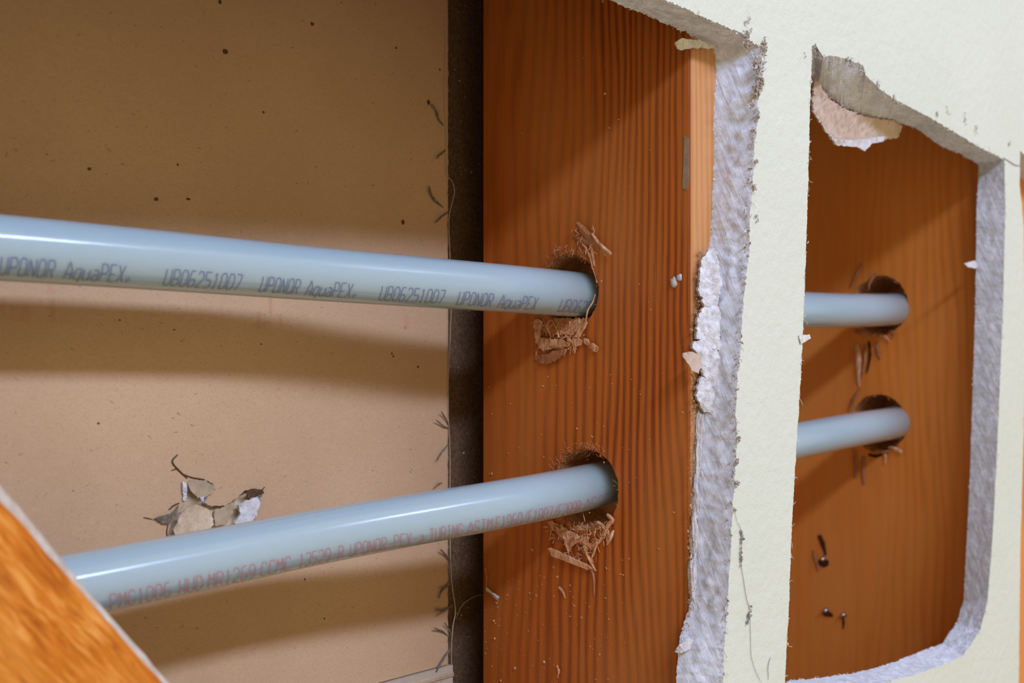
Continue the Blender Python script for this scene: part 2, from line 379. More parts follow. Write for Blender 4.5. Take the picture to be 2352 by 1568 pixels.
# plaster lumps along the inner edge of the large opening
def blob(name, c, rad, mt, parent, seed, amp=.28, sub=3, pow_=1.0):
    import bmesh
    bm = bmesh.new(); bmesh.ops.create_icosphere(bm, subdivisions=sub, radius=1)
    for v_ in bm.verts:
        n = v_.co.normalized()
        d = 1 + amp * nz(n, 1.6, seed) + amp * .6 * nz(n, 4.0, seed + 3) + amp * .3 * nz(n, 9.0, seed + 5)
        v_.co = Vector((n.x * rad[0], n.y * rad[1], n.z * rad[2])) * d
        v_.co = (v_.co + c) * MM
    me = bpy.data.meshes.new(name); bm.to_mesh(me); bm.free(); me.materials.append(mt)
    me.polygons.foreach_set('use_smooth', [True] * len(me.polygons))
    o = bpy.data.objects.new(name, me); COL.objects.link(o); o.parent = parent; return o
for i, (px, py, rz) in enumerate(((1606, 985, 6), (1601, 1060, 7), (1597, 1150, 8), (1594, 1240, 8), (1590, 1330, 7))):
    blob('plaster_lump', onY(px, py, -1.0), (.9, 1.3, rz), m_gypw, wall, 30 + 2.3 * i, amp=.6, sub=4)

def shard(name, mt, parent, poly, thick, label=None, step=2.2, bumpa=.5, seed=0.0, curl=None):
    """thin torn sheet from 3-D outline points: triangulated in its own plane, curled and given two faces"""
    c = sum(poly, Vector()) / len(poly)
    nrm = Vector()
    for i in range(len(poly)): nrm += (poly[i] - c).cross(poly[(i + 1) % len(poly)] - c)
    nrm.normalize(); u = nrm.orthogonal().normalized(); v_ = nrm.cross(u)
    lp = resample([(p, p) for p in poly], step * .6); l3 = []
    for p, _ in lp:
        q = p + Vector((nz(p, .9, seed + 1), nz(p, .9, seed + 2), nz(p, .9, seed + 3))) * bumpa; l3.append(q)
    loc = lambda p: ((p - c).dot(u), (p - c).dot(v_))
    l2 = [loc(p) for p in l3]
    xs = [p[0] for p in l2]; ys = [p[1] for p in l2]; extra = []
    y = min(ys)
    def inside(x, y):
        s = False
        for i in range(len(l2)):
            x1, y1 = l2[i - 1]; x2, y2 = l2[i]
            if (y1 > y) != (y2 > y) and x < (x2 - x1) * (y - y1) / (y2 - y1) + x1: s = not s
        return s
    while y < max(ys):
        x = min(xs)
        while x < max(xs):
            if inside(x, y): extra.append((x, y))
            x += step
        y += step
    V, Fc = cdt([l2], extra)
    # height above mean plane: inverse-distance from the outline points
    def h(x, y):
        s = wsum = 0
        for (a, b_), p in zip(l2, l3):
            w_ = 1 / ((a - x) ** 2 + (b_ - y) ** 2 + .01) ** 1.3; s += w_ * (p - c).dot(nrm); wsum += w_
        return s / wsum
    top = []
    for p in V:
        hh = h(p.x, p.y) + bumpa * .7 * noise.noise(Vector((p.x * .45 + seed, p.y * .45, seed)))
        if curl: hh += curl(p.x, p.y)
        top.append(c + u * p.x + v_ * p.y + nrm * hh)
    nV = len(top); mb = MB()
    edge = {}
    for f in Fc:
        for i in range(len(f)):
            e = (f[i], f[(i + 1) % len(f)]); edge[e] = 1
    bd = [e for e in edge if (e[1], e[0]) not in edge]
    mb.add(top + [p - nrm * thick for p in top], list(Fc) + [tuple(i + nV for i in reversed(f)) for f in Fc] + [(b_, a, a + nV, b_ + nV) for a, b_ in bd])
    return mb.build(name, mt, parent, smooth=False, label=label)

shard('torn_paper_flap', m_flap, wall, [onY(px, py, y) for px, py, y in ((1867, 165, -1), (1885, 205, -2), (1905, 228, -2), (1940, 252, -1.5), (1990, 268, -1), (2045, 275, -.5), (2070, 290, 0), (2060, 312, 1), (2028, 322, 2),
      (1998, 328, 3), (1981, 344, 3), (1962, 334, 3), (1920, 331, 3), (1900, 312, 2), (1880, 280, 1.5), (1863, 255, 1))], .8, label='tan torn paper flap with white lip at the top of the right opening', step=1.3, bumpa=.9, seed=4)
shard('gypsum_lip', m_gypw, wall, [onY(px, py, y) for px, py, y in ((1902, 312, .6), (1925, 320, 1.2), (1960, 322, 1.4), (1990, 318, 1.6), (2028, 312, 1), (2026, 323, 1), (1998, 329, 2), (1981, 346, 2), (1962, 336, 2), (1918, 333, 2))], 1.0, step=1.3, bumpa=.5, seed=8)
for seed_, P in ((41, ((1610, 592, -1.2), (1624, 572, -2), (1640, 571, -3.5), (1648, 610, -5.2), (1654, 650, -5.6), (1648, 682, -5), (1641, 706, -4), (1612, 702, -2), (1600, 665, -1.2), (1603, 625, -1.2))),
                 (42, ((1596, 735, -1.0), (1603, 712, -1.4), (1618, 702, -2.2), (1638, 700, -3.8), (1650, 716, -5), (1648, 770, -5.2), (1651, 800, -5.6), (1640, 806, -4.6), (1618, 786, -2.6), (1594, 776, -1.0))),
                 (43, ((1588, 786, -1.0), (1606, 778, -1.8), (1628, 790, -3.6), (1645, 808, -5), (1650, 850, -5.4), (1640, 884, -4.6), (1641, 905, -4.8), (1628, 880, -3.2), (1609, 858, -2), (1606, 826, -1.8), (1586, 800, -1.0))),
                 (44, ((1604, 862, -1.6), (1626, 872, -3.2), (1640, 900, -4.6), (1638, 930, -4.4), (1630, 952, -3.6), (1608, 938, -1.4), (1594, 905, -0.9)))):
    shard('plaster_patch', m_patch, wall, [onY(px, py, y) for px, py, y in P], 1.4, step=.8, bumpa=.75, seed=seed_, label='broken white plaster patch on the inner edge')
mbx = MB(); r = random.Random(60)
for _ in range(260):
    py = r.uniform(570, 1460); t = (py - 570) / 890; ex = 1606 - 14 * min(1, max(0, (py - 690) / 60)) + (0 if py < 960 else 4 - 12 * t)
    chip(mbx, onY(ex + r.gauss(0, 3.5), py, -0.8 - r.random()), r.uniform(.15, .55), r, elong=1.6)
mbx.build('torn_paper_edge', m_flapd, wall, kind='stuff', label='brown torn paper edge beside the plaster')
shard('paper_scrap', m_flap, wall, [onY(px, py, y) for px, py, y in ((1565, 812, -3.5), (1580, 806, -4.5), (1606, 812, -5), (1609, 835, -5), (1603, 858, -5), (1588, 850, -4.5), (1580, 838, -4), (1572, 828, -3.6))], .4, label='tan paper scrap stuck to the plaster edge', step=1.2, bumpa=.4, seed=2)
shard('paper_scrap', m_paplite, wall, [onY(px, py, y) for px, py, y in ((1548, 98, 0.4), (1562, 88, -1), (1600, 92, -2), (1640, 104, -3), (1638, 112, -3), (1590, 110, -2), (1560, 116, -.5), (1552, 108, 0))], .4, label='pale curled paper shred at the top corner of the large opening', step=1.2, bumpa=.5, seed=3)
shard('paper_scrap', m_gypw, wall, [onY(px, py, y) for px, py, y in ((1548, 1498, .5), (1560, 1478, -1), (1580, 1466, -3), (1592, 1470, -4), (1585, 1490, -4), (1565, 1500, -2))], .5, label='white jagged shred at the lower inner edge', step=1.2, bumpa=.5, seed=6)
shard('paper_scrap', m_paplite, wall, [onY(px, py, y) for px, py, y in ((1833, 770, -13.2), (1858, 768, -14), (1860, 776, -14), (1845, 786, -13.4), (1838, 790, -13.2))], .35, step=1, bumpa=.3, seed=7)
shard('paper_scrap', m_gypw, wall, [onY(px, py, y) for px, py, y in ((2213, 605, .3), (2236, 598, -1), (2244, 606, -1), (2240, 616, -1), (2222, 613, 0))], .5, step=1, bumpa=.3, seed=9)

# ------------------------------------------------------------------ far wall of the cavity
BY = 89.0; EX = onY(1026, 700, BY).x
mb = MB()
damage = [onY(px, py, BY) for px, py in ((385, 1232), (392, 1200), (408, 1180), (425, 1150), (421, 1118), (440, 1105), (462, 1098), (490, 1110), (494, 1125), (478, 1140), (470, 1155), (486, 1162), (520, 1160), (545, 1142), (560, 1128), (580, 1122), (604, 1124),
      (598, 1150), (590, 1180), (575, 1212), (560, 1245), (480, 1262), (420, 1262))]
dl = []
for p, _ in resample([(p, p) for p in damage], .5):
    dl.append((p.x + .35 * nz(p, 1.3, 1), p.z + .35 * nz(p, 1.3, 2)))
seamL, seamR = onY(850, 1568, BY), onY(1025, 1526, BY)
sl = seamR.z  # upper sheet ends here
ragged = []
z = sl
while z < 700:
    ragged.append((EX + .45 * noise.noise(Vector((0, 0, z * .35))) + .25 * noise.noise(Vector((3, 0, z * 1.6))), z)); z += .8
outer = [(-900, sl), (EX, sl)] + ragged[1:] + [(EX, 700), (-900, 700)]
V, Fc = cdt([outer, dl]); mb.add([(p.x, BY, p.y) for p in V], Fc, 0)
n = len(ragged); vs = []
for k in range(5):                                   # paper wraps round the sheet's long edge
    a = k / 4 * math.pi / 2
    vs += [(x + 3 * math.sin(a) + .15 * noise.noise(Vector((k, z, 0))), BY + 4 * (1 - math.cos(a)), z) for x, z in ragged]
mb.add(vs, [(k * n + i, k * n + i + 1, (k + 1) * n + i + 1, (k + 1) * n + i) for k in range(4) for i in range(n - 1)], 0)
mb.add([(-900, BY + 9, -20), (EX, BY + 9, sl), (EX, BY + 9, 700), (-900, BY + 9, 700), (EX + 3, BY + 4, sl), (EX + 3, BY + 9, sl), (EX + 3, BY + 9, 700), (EX + 3, BY + 4, 700)], [(4, 5, 6, 7)], 0)
mb.add([(-900, BY, sl), (EX, BY, sl), (EX, BY + 12, sl), (-900, BY + 12, sl)], [(0, 1, 2, 3)], 1)
# torn recess walls and floor
n = len(dl)
mb.add([(x, BY, z) for x, z in dl] + [(x * .985 + sum(q[0] for q in dl) / n * .015, BY + 3.2, z) for x, z in dl], [(i, (i + 1) % n, n + (i + 1) % n, n + i) for i in range(n)], 1)
back = mb.build('wall_back', [m_kraft, m_gyp]); tag(back, 'brown paper-faced back of the far wallboard with a torn spot', kind='structure')
mbq = MB(); V, Fc = cdt([dl], [(x, z) for x in np.arange(min(q[0] for q in dl), max(q[0] for q in dl), 1.1) for z in np.arange(min(q[1] for q in dl), max(q[1] for q in dl), 1.1)])
m_core = simple('exposed_tan_core', (0.42, 0.30, 0.17), (0.66, 0.52, 0.36), 220, 0.9, 0.1, .8, .0006)
mbq.add([(p.x, BY + 1.9 + .9 * noise.noise(Vector((p.x * .35, p.y * .35, 2))), p.y) for p in V], Fc)
mbq.build('torn_recess', m_core, back, label='exposed core inside the torn spot')
def bshard(name, mt, pts, th=.5, seed=0., lab=None): return shard(name, mt, back, [onY(px, py, BY - o) for px, py, o in pts], th, lab, 1.0, .35, seed)
m_kshade = simple('grey_tan_paper_layer', (0.36, 0.265, 0.165), (0.47, 0.36, 0.23), 250, 0.9, 0.1)
bshard('paper_layer', m_kshade, ((428, 1108, .2), (445, 1100, .8), (470, 1103, .9), (492, 1118, .2), (488, 1130, .2), (470, 1140, .1), (452, 1142, .1), (438, 1130, .2)), seed=1)
bshard('paper_layer', m_core, ((398, 1215, .6), (412, 1185, 1.4), (430, 1160, 1.4), (450, 1158, .8), (468, 1165, .2), (484, 1172, .1), (488, 1205, .2), (450, 1235, .6), (400, 1238, .5)), seed=2)
bshard('paper_layer', m_kshade, ((488, 1172, -.3), (515, 1163, .2), (538, 1152, .2), (530, 1180, -.2), (520, 1200, -.4), (492, 1208, -.4)), seed=3)
bshard('gypsum_chip', m_gypw, ((545, 1160, .2), (560, 1150, 1.2), (590, 1140, 1.2), (594, 1152, 1.0), (586, 1185, 1.0), (572, 1205, .8), (548, 1205, .3), (535, 1200, .2), (548, 1182, .4)), .8, seed=4, lab='white gypsum chip')
bshard('gypsum_chip', m_gypw, ((418, 1105, .3), (428, 1108, .7), (428, 1148, .6), (420, 1150, .2)), .4, seed=5)
bshard('gypsum_chip', m_gypw, ((458, 1142, .4), (468, 1140, .8), (468, 1150, .6), (460, 1150, .2)), .4, seed=6)
bshard('paper_layer', m_fib, ((352, 1190, .1), (368, 1184, .9), (392, 1180, .8), (410, 1160, .3), (404, 1185, .5), (388, 1202, .6), (368, 1200, .4)), .3, seed=7)
bshard('paper_layer', m_speck, ((562, 1132, .3), (582, 1122, 1.0), (603, 1124, .9), (604, 1132, .8), (588, 1140, .4), (570, 1146, .3)), .4, seed=8)
mbt = MB()
for pts, rad in ((((408, 1044), (396, 1057), (400, 1068), (413, 1082), (430, 1098)), .30), (((410, 1075), (394, 1080)), .15), (((420, 1088), (440, 1096), (465, 1100)), .22), (((350, 1192), (330, 1188)), .15), (((386, 1236), (383, 1222), (386, 1205)), .2),
                 (((478, 1170), (488, 1185), (484, 1206)), .22), (((600, 1128), (608, 1118)), .2), (((412, 1155), (400, 1160), (388, 1170)), .25), (((534, 1160), (528, 1172), (532, 1184)), .3)):
    thread(mbt, [onY(a, c_, BY - .15) for a, c_ in pts], rad)
mbt.build('paper_crack', m_speck, back, label='dark tear lines around the torn spot')
# specks, short fibres and faded print on the brown paper
def disc(mb, c, rx, rz, r, y):
    k = 9; ph = r.uniform(0, 6); ring = [Vector((c.x + math.cos(6.283 * i / k) * rx * r.uniform(.8, 1.15), y, c.z + math.sin(6.283 * i / k) * rz * r.uniform(.8, 1.15))) for i in range(k)]
    mb.add([Vector((c.x, y - .12, c.z))] + ring, [(0, i + 1, (i + 1) % k + 1) for i in range(k)])
mbs = MB(); r = random.Random(3)
for px, py, s, e in ((517, 118, 1.15, .75), (717, 55, .8, .75), (359, 457, .9, .6), (925, 510, .85, 1.1), (205, 388, .8, .6), (605, 258, .5, .8), (505, 5, .7, 1), (910, 110, .45, 1), (900, 812, .35, 1.4), (960, 842, .5, 1), (903, 818, .4, 1.), (226, 972, .55, .6), (150, 590, .3, 1), (432, 457, .9, .45),
                     (408, 378, .4, 1), (700, 1330, .35, 1), (745, 1420, .35, 1), (1010, 160, .5, 1), (984, 235, .9, 1.0), (275, 735, .5, .5), (400, 757, .4, .6), (600, 790, .3, 1)):
    disc(mbs, onY(px, py, BY), s, s * e, r, BY - .06)
for _ in range(420):
    p = onY(r.uniform(-60, 1020), r.uniform(-40, 1500), BY); a = r.gauss(0.2, .9); L = r.uniform(.15, 1.0); wd = r.uniform(.04, .10)
    q = Vector((math.cos(a), 0, math.sin(a))) * L
    mbs.add([p - q + Vector((0, -.04, 0)), p + Vector((0, -.1, wd)), p + q + Vector((0, -.04, 0)), p + Vector((0, -.04, -wd))], [(0, 1, 2, 3)])
mbs.build('paper_speck', m_speck, back, kind='stuff', label='dark specks and short fibres in the brown paper')
mbr = MB()
for px, py, w_, h_ in ((48, 722, 42, 34), (8, 700, 8, 30), (122, 712, 10, 52), (115, 660, 12, 20), (595, 735, 9, 40), (622, 700, 7, 40), (645, 735, 7, 30), (612, 742, 20, 10), (935, 740, 10, 34), (925, 752, 12, 6)):
    a, b_ = onY(px - w_ / 2, py - h_ / 2, BY - .03), onY(px + w_ / 2, py + h_ / 2, BY - .03)
    mbr.add([(a.x, a.y, a.z), (a.x, a.y, b_.z), (b_.x, a.y, b_.z), (b_.x, a.y, a.z)], [(0, 1, 2, 3)])
mbr.build('faded_print', m_fade, back, label='faint reddish printed marks')
mbl = MB(); r = random.Random(12)
FS = [((986, 428), (990, 445), (999, 460), (1019, 478), 2.2), ((1001, 511), (1012, 500), (1022, 492), (1032, 486), 1.7), ((1003, 364), (1010, 356), (1018, 350), (1024, 343), 1.4),
      ((992, 240), (1003, 256), (1008, 275), (1020, 290), 2.2), ((1014, 945), (1020, 955), (1026, 965), (1032, 978), 1.4), ((1002, 964), (1012, 973), (1022, 980), (1032, 984), 1.3), ((1005, 1056), (1014, 1040), (1024, 1028), (1031, 1018), 1.6),
      ((1000, 1118), (1006, 1112), (1010, 1110), (1016, 1108), 1.5), ((1012, 1262), (1022, 1272), (1030, 1282), (1036, 1290), 2.0), ((1008, 1374), (1014, 1358), (1028, 1345), (1040, 1335), 1.8), ((1002, 1398), (1014, 1400), (1028, 1396), (1040, 1392), 1.5),
      ((1004, 1410), (1018, 1404), (1030, 1396), (1040, 1388), 1.5), ((998, 1442), (1008, 1446), (1018, 1450), (1030, 1462), 1.6), ((1002, 1542), (1012, 1524), (1024, 1504), (1036, 1488), 2.4), ((1008, 1350), (1020, 1348), (1030, 1340), (1038, 1330), 1.2), ((1022, 1430), (1028, 1440), (1034, 1452), (1036, 1466), 1.4)]
for a, b_, c_, d_, wd in FS:
    m1 = MB(); thread(m1, [onY(a[0], a[1], BY - 1.5), onY(*b_, BY - .8), onY(*c_, BY - .6), onY(*d_, BY + .3)], wd * .2)
    m1.build('paper_fibre', m_fib, back)
m1 = MB(); thread(m1, [onY(x, y, BY - .7) for x, y in ((1022, 40), (1025, 120), (1021, 200), (1026, 300), (1026, 395), (1038, 415), (1044, 440), (1036, 475), (1031, 510), (1034, 600), (1036, 720), (1030, 860), (1030, 960))], .14)
m1.build('edge_thread', m_hair, back, label='pale loose thread down the paper edge')
m1 = MB(); thread(m1, [onY(x, y, BY - .7) for x, y in ((1030, 960), (1034, 1050), (1033, 1200), (1037, 1330), (1046, 1400), (1040, 1440), (1037, 1500), (1040, 1600))], .16)
m1.build('edge_thread', m_hair, back)

# lower sheet: pale taped edge
mb = MB(); y0 = BY - 1.2
mb.add([(-900, y0, sl - 0.35), (EX + 2, y0, sl - 0.35), (EX + 2, y0, -700), (-900, y0, -700), (-900, BY + 9, sl - 0.35), (EX + 2, BY + 9, sl - 0.35), (EX + 2, BY + 9, -700), (-900, BY + 9, -700)],
       [(0, 1, 2, 3), (0, 4, 5, 1), (1, 5, 6, 2)], 0)
low = mb.build('lower_board', simple('pale_grey_tan_paper', (0.42, 0.34, 0.245), (0.50, 0.41, 0.31), 90, .85, .1), back, label='paler lower board below the seam')
mb = MB()
for dz, h_ in ((-3.2, 1.0),):
    mb.add([(-900, y0 - .5, sl + dz), (EX + 2, y0 - .5, sl + dz), (EX + 2, y0 - .5, sl + dz - h_), (-900, y0 - .5, sl + dz - h_), (-900, y0, sl + dz + .6), (EX + 2, y0, sl + dz + .6)], [(0, 1, 2, 3), (4, 5, 1, 0)], 0)
mb.build('seam_tape', m_kshade, back)

# black felt behind the gap
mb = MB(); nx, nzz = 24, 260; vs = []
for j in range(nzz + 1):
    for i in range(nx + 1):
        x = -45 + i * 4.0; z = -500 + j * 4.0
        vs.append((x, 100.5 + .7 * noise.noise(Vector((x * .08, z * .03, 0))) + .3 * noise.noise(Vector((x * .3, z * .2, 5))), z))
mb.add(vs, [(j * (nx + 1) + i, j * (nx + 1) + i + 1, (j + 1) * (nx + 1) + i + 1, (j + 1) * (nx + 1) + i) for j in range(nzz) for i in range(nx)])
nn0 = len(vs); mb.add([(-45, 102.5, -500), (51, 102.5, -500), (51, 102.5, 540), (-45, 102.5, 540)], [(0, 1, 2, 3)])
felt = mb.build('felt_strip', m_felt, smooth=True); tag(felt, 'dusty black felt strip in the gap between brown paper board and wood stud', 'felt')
mbd = MB(); r = random.Random(9)
for _ in range(170):
    p = onY(r.uniform(1030, 1104), r.uniform(0, 1568), 99.9); chip(mbd, p, r.choice((.1, .12, .15, .2, .35)) * .8, r)
for px, py in ((1083, 395), (1065, 1040), (1060, 1412), (1048, 1408), (1075, 1395), (1055, 185)): chip(mbd, onY(px, py, 99.9), .5, r)
mbd.build('dust_speck', m_hair, felt, kind='stuff')
mb = MB(); thread(mb, [onY(x, y, 98.8) for x, y in ((1048, 1420), (1058, 1395), (1072, 1380), (1095, 1368), (1112, 1366))], .16); mb.build('thread', m_hair, felt)

# ------------------------------------------------------------------ studs
def stud(x0, holes, mt, z0=-680, z1=860, W=38.0, D=88.5, c=1.2):
    """holes: (Y, Z, radius, seed, ovality)"""
    mb = MB(); x1 = x0 + W
    A, Bc = [], []
    for (y, z, rad, sd, dx) in holes:
        n = 90; la, lb = [], []
        for i in range(n):
            a = 6.2832 * i / n
            rr = rad * (1 + .035 * nz((math.cos(a) * 3, math.sin(a) * 3, 0), 1, sd) + .03 * nz((math.cos(a) * 9, math.sin(a) * 9, 0), 1, sd))
            la.append((y + math.cos(a) * rr, z + math.sin(a) * rr * dx)); lb.append((y + math.cos(a) * rad, z + math.sin(a) * rad))
        A.append(la); Bc.append(lb)
    rect = [(c, z0), (D - c, z0), (D - c, z1), (c, z1)]
    V, Fc = cdt([rect] + A); mb.add([(x0, p.x, p.y) for p in V], [tuple(reversed(f)) for f in Fc])
    V, Fc = cdt([rect] + Bc); mb.add([(x1, p.x, p.y) for p in V], Fc)
    P = [(x0, c), (x0 + c * .35, c * .35), (x0 + c, 0), (x1 - c, 0), (x1, c), (x1, D - c), (x1 - c, D), (x0 + c, D), (x0, D - c)]
    vs = [(x, y, z0) for x, y in P] + [(x, y, z1) for x, y in P]; k = len(P)
    fs = [(i, i + 1, k + i + 1, k + i) for i in range(k - 1) if i not in (4,)]; fs += [tuple(range(k - 1, -1, -1)), tuple(range(k, 2 * k))]
    mb.add(vs, fs); mb.m[-len(fs):] = [2 if 1 <= j <= 2 else 0 for j in range(len(fs))]
    for la, lb in zip(A, Bc):
        n = len(la); R = 14; vs = []
        cy = sum(q[0] for q in lb) / n; cz = sum(q[1] for q in lb) / n
        for j in range(R + 1):
            t = j / R
            for i in range(n):
                y = la[i][0] * (1 - t) + lb[i][0] * t; z = la[i][1] * (1 - t) + lb[i][1] * t
                q = math.sin(math.pi * t) * .5; d = q * (nz((y * .6, z * .6, t * 9), 1, 3) + .6 * nz((y * 1.9, z * 1.9, t * 20), 1, 3))
                L = math.hypot(y - cy, z - cz); y += (y - cy) / L * d; z += (z - cz) / L * d
                vs.append((x0 + W * t, y, z))
        mb.add(vs, [(j * n + i, j * n + (i + 1) % n, (j + 1) * n + (i + 1) % n, (j + 1) * n + i) for j in range(R) for i in range(n)], 1)
    return mb.build('wall_stud', [mt, m_fresh, m_edge if x0 < 200 else mt])
def hole_at(px, py, X, rad, sd, ov=1.0):
    p = onX(px, py, X); return (p.y, p.z, rad, sd, ov)
XA, XB, XZ = 0.0, 276.0, -406.0
hA = [hole_at(1308, 668, XA, 12.3, 1, 1.06), hole_at(1345, 1124, XA, 13.6, 2, 1.05)]
hB = [hole_at(2022, 700, XB, 14.6, 3), hole_at(2018, 972, XB, 14.6, 4)]
# tube centrelines, fitted through points seen in the photograph on each tube's own depth plane
def fit(pts, YA, YB, YL, deg):
    def yf(x):
        t = min(1, max(0, (-x - 5) / 130.)); t = t * t * (3 - 2 * t)
        return YA + (YB - YA) * max(0, x) / 276. + (YL - YA) * t
    X, Z = [], []
    for px, py in pts:
        p = onY(px, py, YA)
        for _ in range(8): p = onY(px, py, yf(p.x))
        X.append(p.x); Z.append(p.z)
    co = np.polyfit(X, Z, deg)
    xl = X[0]; sl_ = np.polyval(np.polyder(co), xl)
    def c(x):
        z = np.polyval(co, x) if xl <= x <= 290 else (np.polyval(co, xl) + sl_ * (x - xl) if x < xl else np.polyval(co, 290) + np.polyval(np.polyder(co), 290) * (x - 290))
        return Vector((x, yf(x), z))
    return c
cA = fit([(0, 568), (500, 610), (1000, 649), (1321, 676), (1846, 711), (2040, 711)], 48.5, 46.0, 60.0, 3)
cB = fit([(276, 1321), (600, 1264), (1000, 1183), (1347, 1117), (1836, 1012), (2040, 973)], 43.0, 45.5, 55.0, 3)
pA, pB = cA(XZ + 19), cB(XZ + 19)
s0 = stud(XZ, [(pA.y, pA.z, 13, 7, 1), (pB.y, pB.z, 13, 8, 1)], m_stud); tag(s0, 'wood stud just left of the view that both tubes come from', 'stud')
s1 = stud(XA, hA, m_stud); tag(s1, 'large orange-brown wood stud in the big opening, with two splintered drill holes', 'stud')
s2 = stud(XB, hB, m_stud2, D=128.0, W=76.0); tag(s2, 'darker brown wood stud seen through the narrow right opening, with nail tips', 'stud')

SIDE = Vector((-1, 0, 0))
def slv(parent, X, pts, wpx, mt, off=.7, name='splinter', th=.35, jit=.12, label=None, up=None):
    """sliver on the stud face plane; pts are photo points, optional third value = stand-off in mm"""
    P = [onX(p[0], p[1], X - (p[2] if len(p) > 2 else off)) for p in pts]; P = smooth_pts(P, 3) if len(P) > 2 else [P[0], P[0].lerp(P[1], .5), P[1]]
    n = len(P); k = (P[0] - CAM).dot(FW) / FPX; m1 = MB()
    wds = []
    for i in range(n):
        t = i / (n - 1) * (len(wpx) - 1); a = int(min(t, len(wpx) - 2)) if len(wpx) > 1 else 0
        wds.append((wpx[a] * (1 - (t - a)) + wpx[min(a + 1, len(wpx) - 1)] * (t - a)) * k)
    strip(m1, P, wds, SIDE, th, jit=jit); return m1.build(name, mt, parent, label=label)
def c4(x, y, *o): return (900 + x * .38265, 450 + y * .38265, *o)
def c5(x, y, *o): return (900 + x * .42593, 900 + y * .42593, *o)
# upper hole: shavings above
slv(s1, XA, [c4(1110, 160, 2.5), c4(1150, 205, 2), c4(1200, 270, 1), c4(1190, 310, .3)], [8, 18, 20, 10], m_shavd)
slv(s1, XA, [c4(1200, 225, 2), c4(1230, 270, 2.6), c4(1270, 310, 2.8), c4(1318, 350, 3)], [5, 9, 9, 7], m_shav)
slv(s1, XA, [c4(1150, 205, 1.5), c4(1210, 250, 1.6), c4(1250, 310, 2), c4(1285, 360, 2)], [4, 7, 7, 3], m_shavd)
slv(s1, XA, [c4(1085, 245, .3), c4(1140, 262, .9), c4(1200, 290, .8)], [4, 14, 10], m_shavd)
slv(s1, XA, [c4(1140, 280, .5), c4(1170, 320, .8), c4(1190, 370, .6), c4(1205, 430, .3)], [4, 6, 5, 3], m_shav)
slv(s1, XA, [c4(1190, 300, .5), c4(1200, 340, 1), c4(1215, 420, .3)], [6, 10, 3], m_shav)
# upper hole: torn lip below
def poly(parent, X, pts, mt, th=.5, name='shaving', seed=0., step=1.2, bumpa=.5, label=None):
    return shard(name, mt, parent, [onX(p[0], p[1], X - p[2]) for p in pts], th, label, step, bumpa, seed)
poly(s1, XA, [c4(855, 745, .3), c4(880, 735, .5), c4(905, 750, 1), c4(905, 800, 1.2), c4(890, 850, 1.5), c4(868, 880, 1.5), c4(862, 820, .8)], m_shav, seed=11)
poly(s1, XA, [c4(885, 735, -.5), c4(1000, 735, -1.5), c4(1130, 735, -2.5), c4(1165, 745, -1.5), c4(1135, 800, .5), c4(1090, 835, .8), c4(980, 830, .8), c4(900, 810, .8)], m_fresh, seed=12, bumpa=1.0)
poly(s1, XA, [c4(870, 870, .8), c4(895, 845, 1.6), c4(960, 860, 2.2), c4(1020, 860, 2.4), c4(1075, 890, 2), c4(1060, 905, 2), c4(990, 905, 2), c4(920, 930, 1.8), c4(880, 905, 1.2)], m_shav, seed=13)
poly(s1, XA, [c4(855, 970, .6), c4(900, 955, 1.6), c4(985, 925, 2.6), c4(1050, 915, 3), c4(1040, 945, 3), c4(990, 985, 2.4), c4(935, 1010, 1.4), c4(900, 1000, 1), c4(880, 980, .8)], m_shavd, seed=14)
poly(s1, XA, [c4(1160, 755, .6), c4(1178, 762, 1), c4(1150, 815, 1.6), c4(1125, 850, 2), c4(1100, 845, 1.6), c4(1125, 800, 1)], m_shav, seed=15, step=.9, bumpa=.3)
poly(s1, XA, [c4(1090, 850, 1), c4(1120, 850, 1.6), c4(1145, 870, 1.8), c4(1140, 895, 1.6), c4(1110, 905, 1.2), c4(1100, 945, .8), c4(1090, 900, 1)], m_shav, seed=16, step=.9, bumpa=.3)
poly(s1, XA, [c4(1155, 852, 1), c4(1180, 858, 1.4), c4(1190, 880, 1.4), c4(1215, 885, 1.6), c4(1240, 910, 1.6), c4(1235, 938, 1.4), c4(1212, 930, 1.4), c4(1185, 900, 1.2), c4(1158, 882, 1)], m_shav, seed=17, step=.9, bumpa=.4)
slv(s1, XA, [c4(1030, 820, .8), c4(1075, 870, 1.4), c4(1110, 920, .8)], [3, 5, 3], m_shav)
slv(s1, XA, [c4(910, 740, .5), c4(930, 790, 1), c4(955, 840, 1.2)], [3, 5, 3], m_shav); slv(s1, XA, [c4(960, 740, .3), c4(985, 790, .8), c4(1005, 850, 1.2)], [3, 6, 3], m_shav)
slv(s1, XA, [c4(895, 900, 1), c4(960, 905, 2.4), c4(1030, 915, 2.8)], [4, 9, 5], m_shavd)
# right rim fibres of upper hole
slv(s1, XA, [c4(1195, 420, .3), c4(1212, 450, .6), c4(1232, 520, .3)], [2, 3, 2], m_shav); slv(s1, XA, [c4(1222, 590, .3), c4(1205, 640, .7), c4(1175, 690, .6), c4(1165, 760, .3)], [2, 4, 5, 3], m_shav)
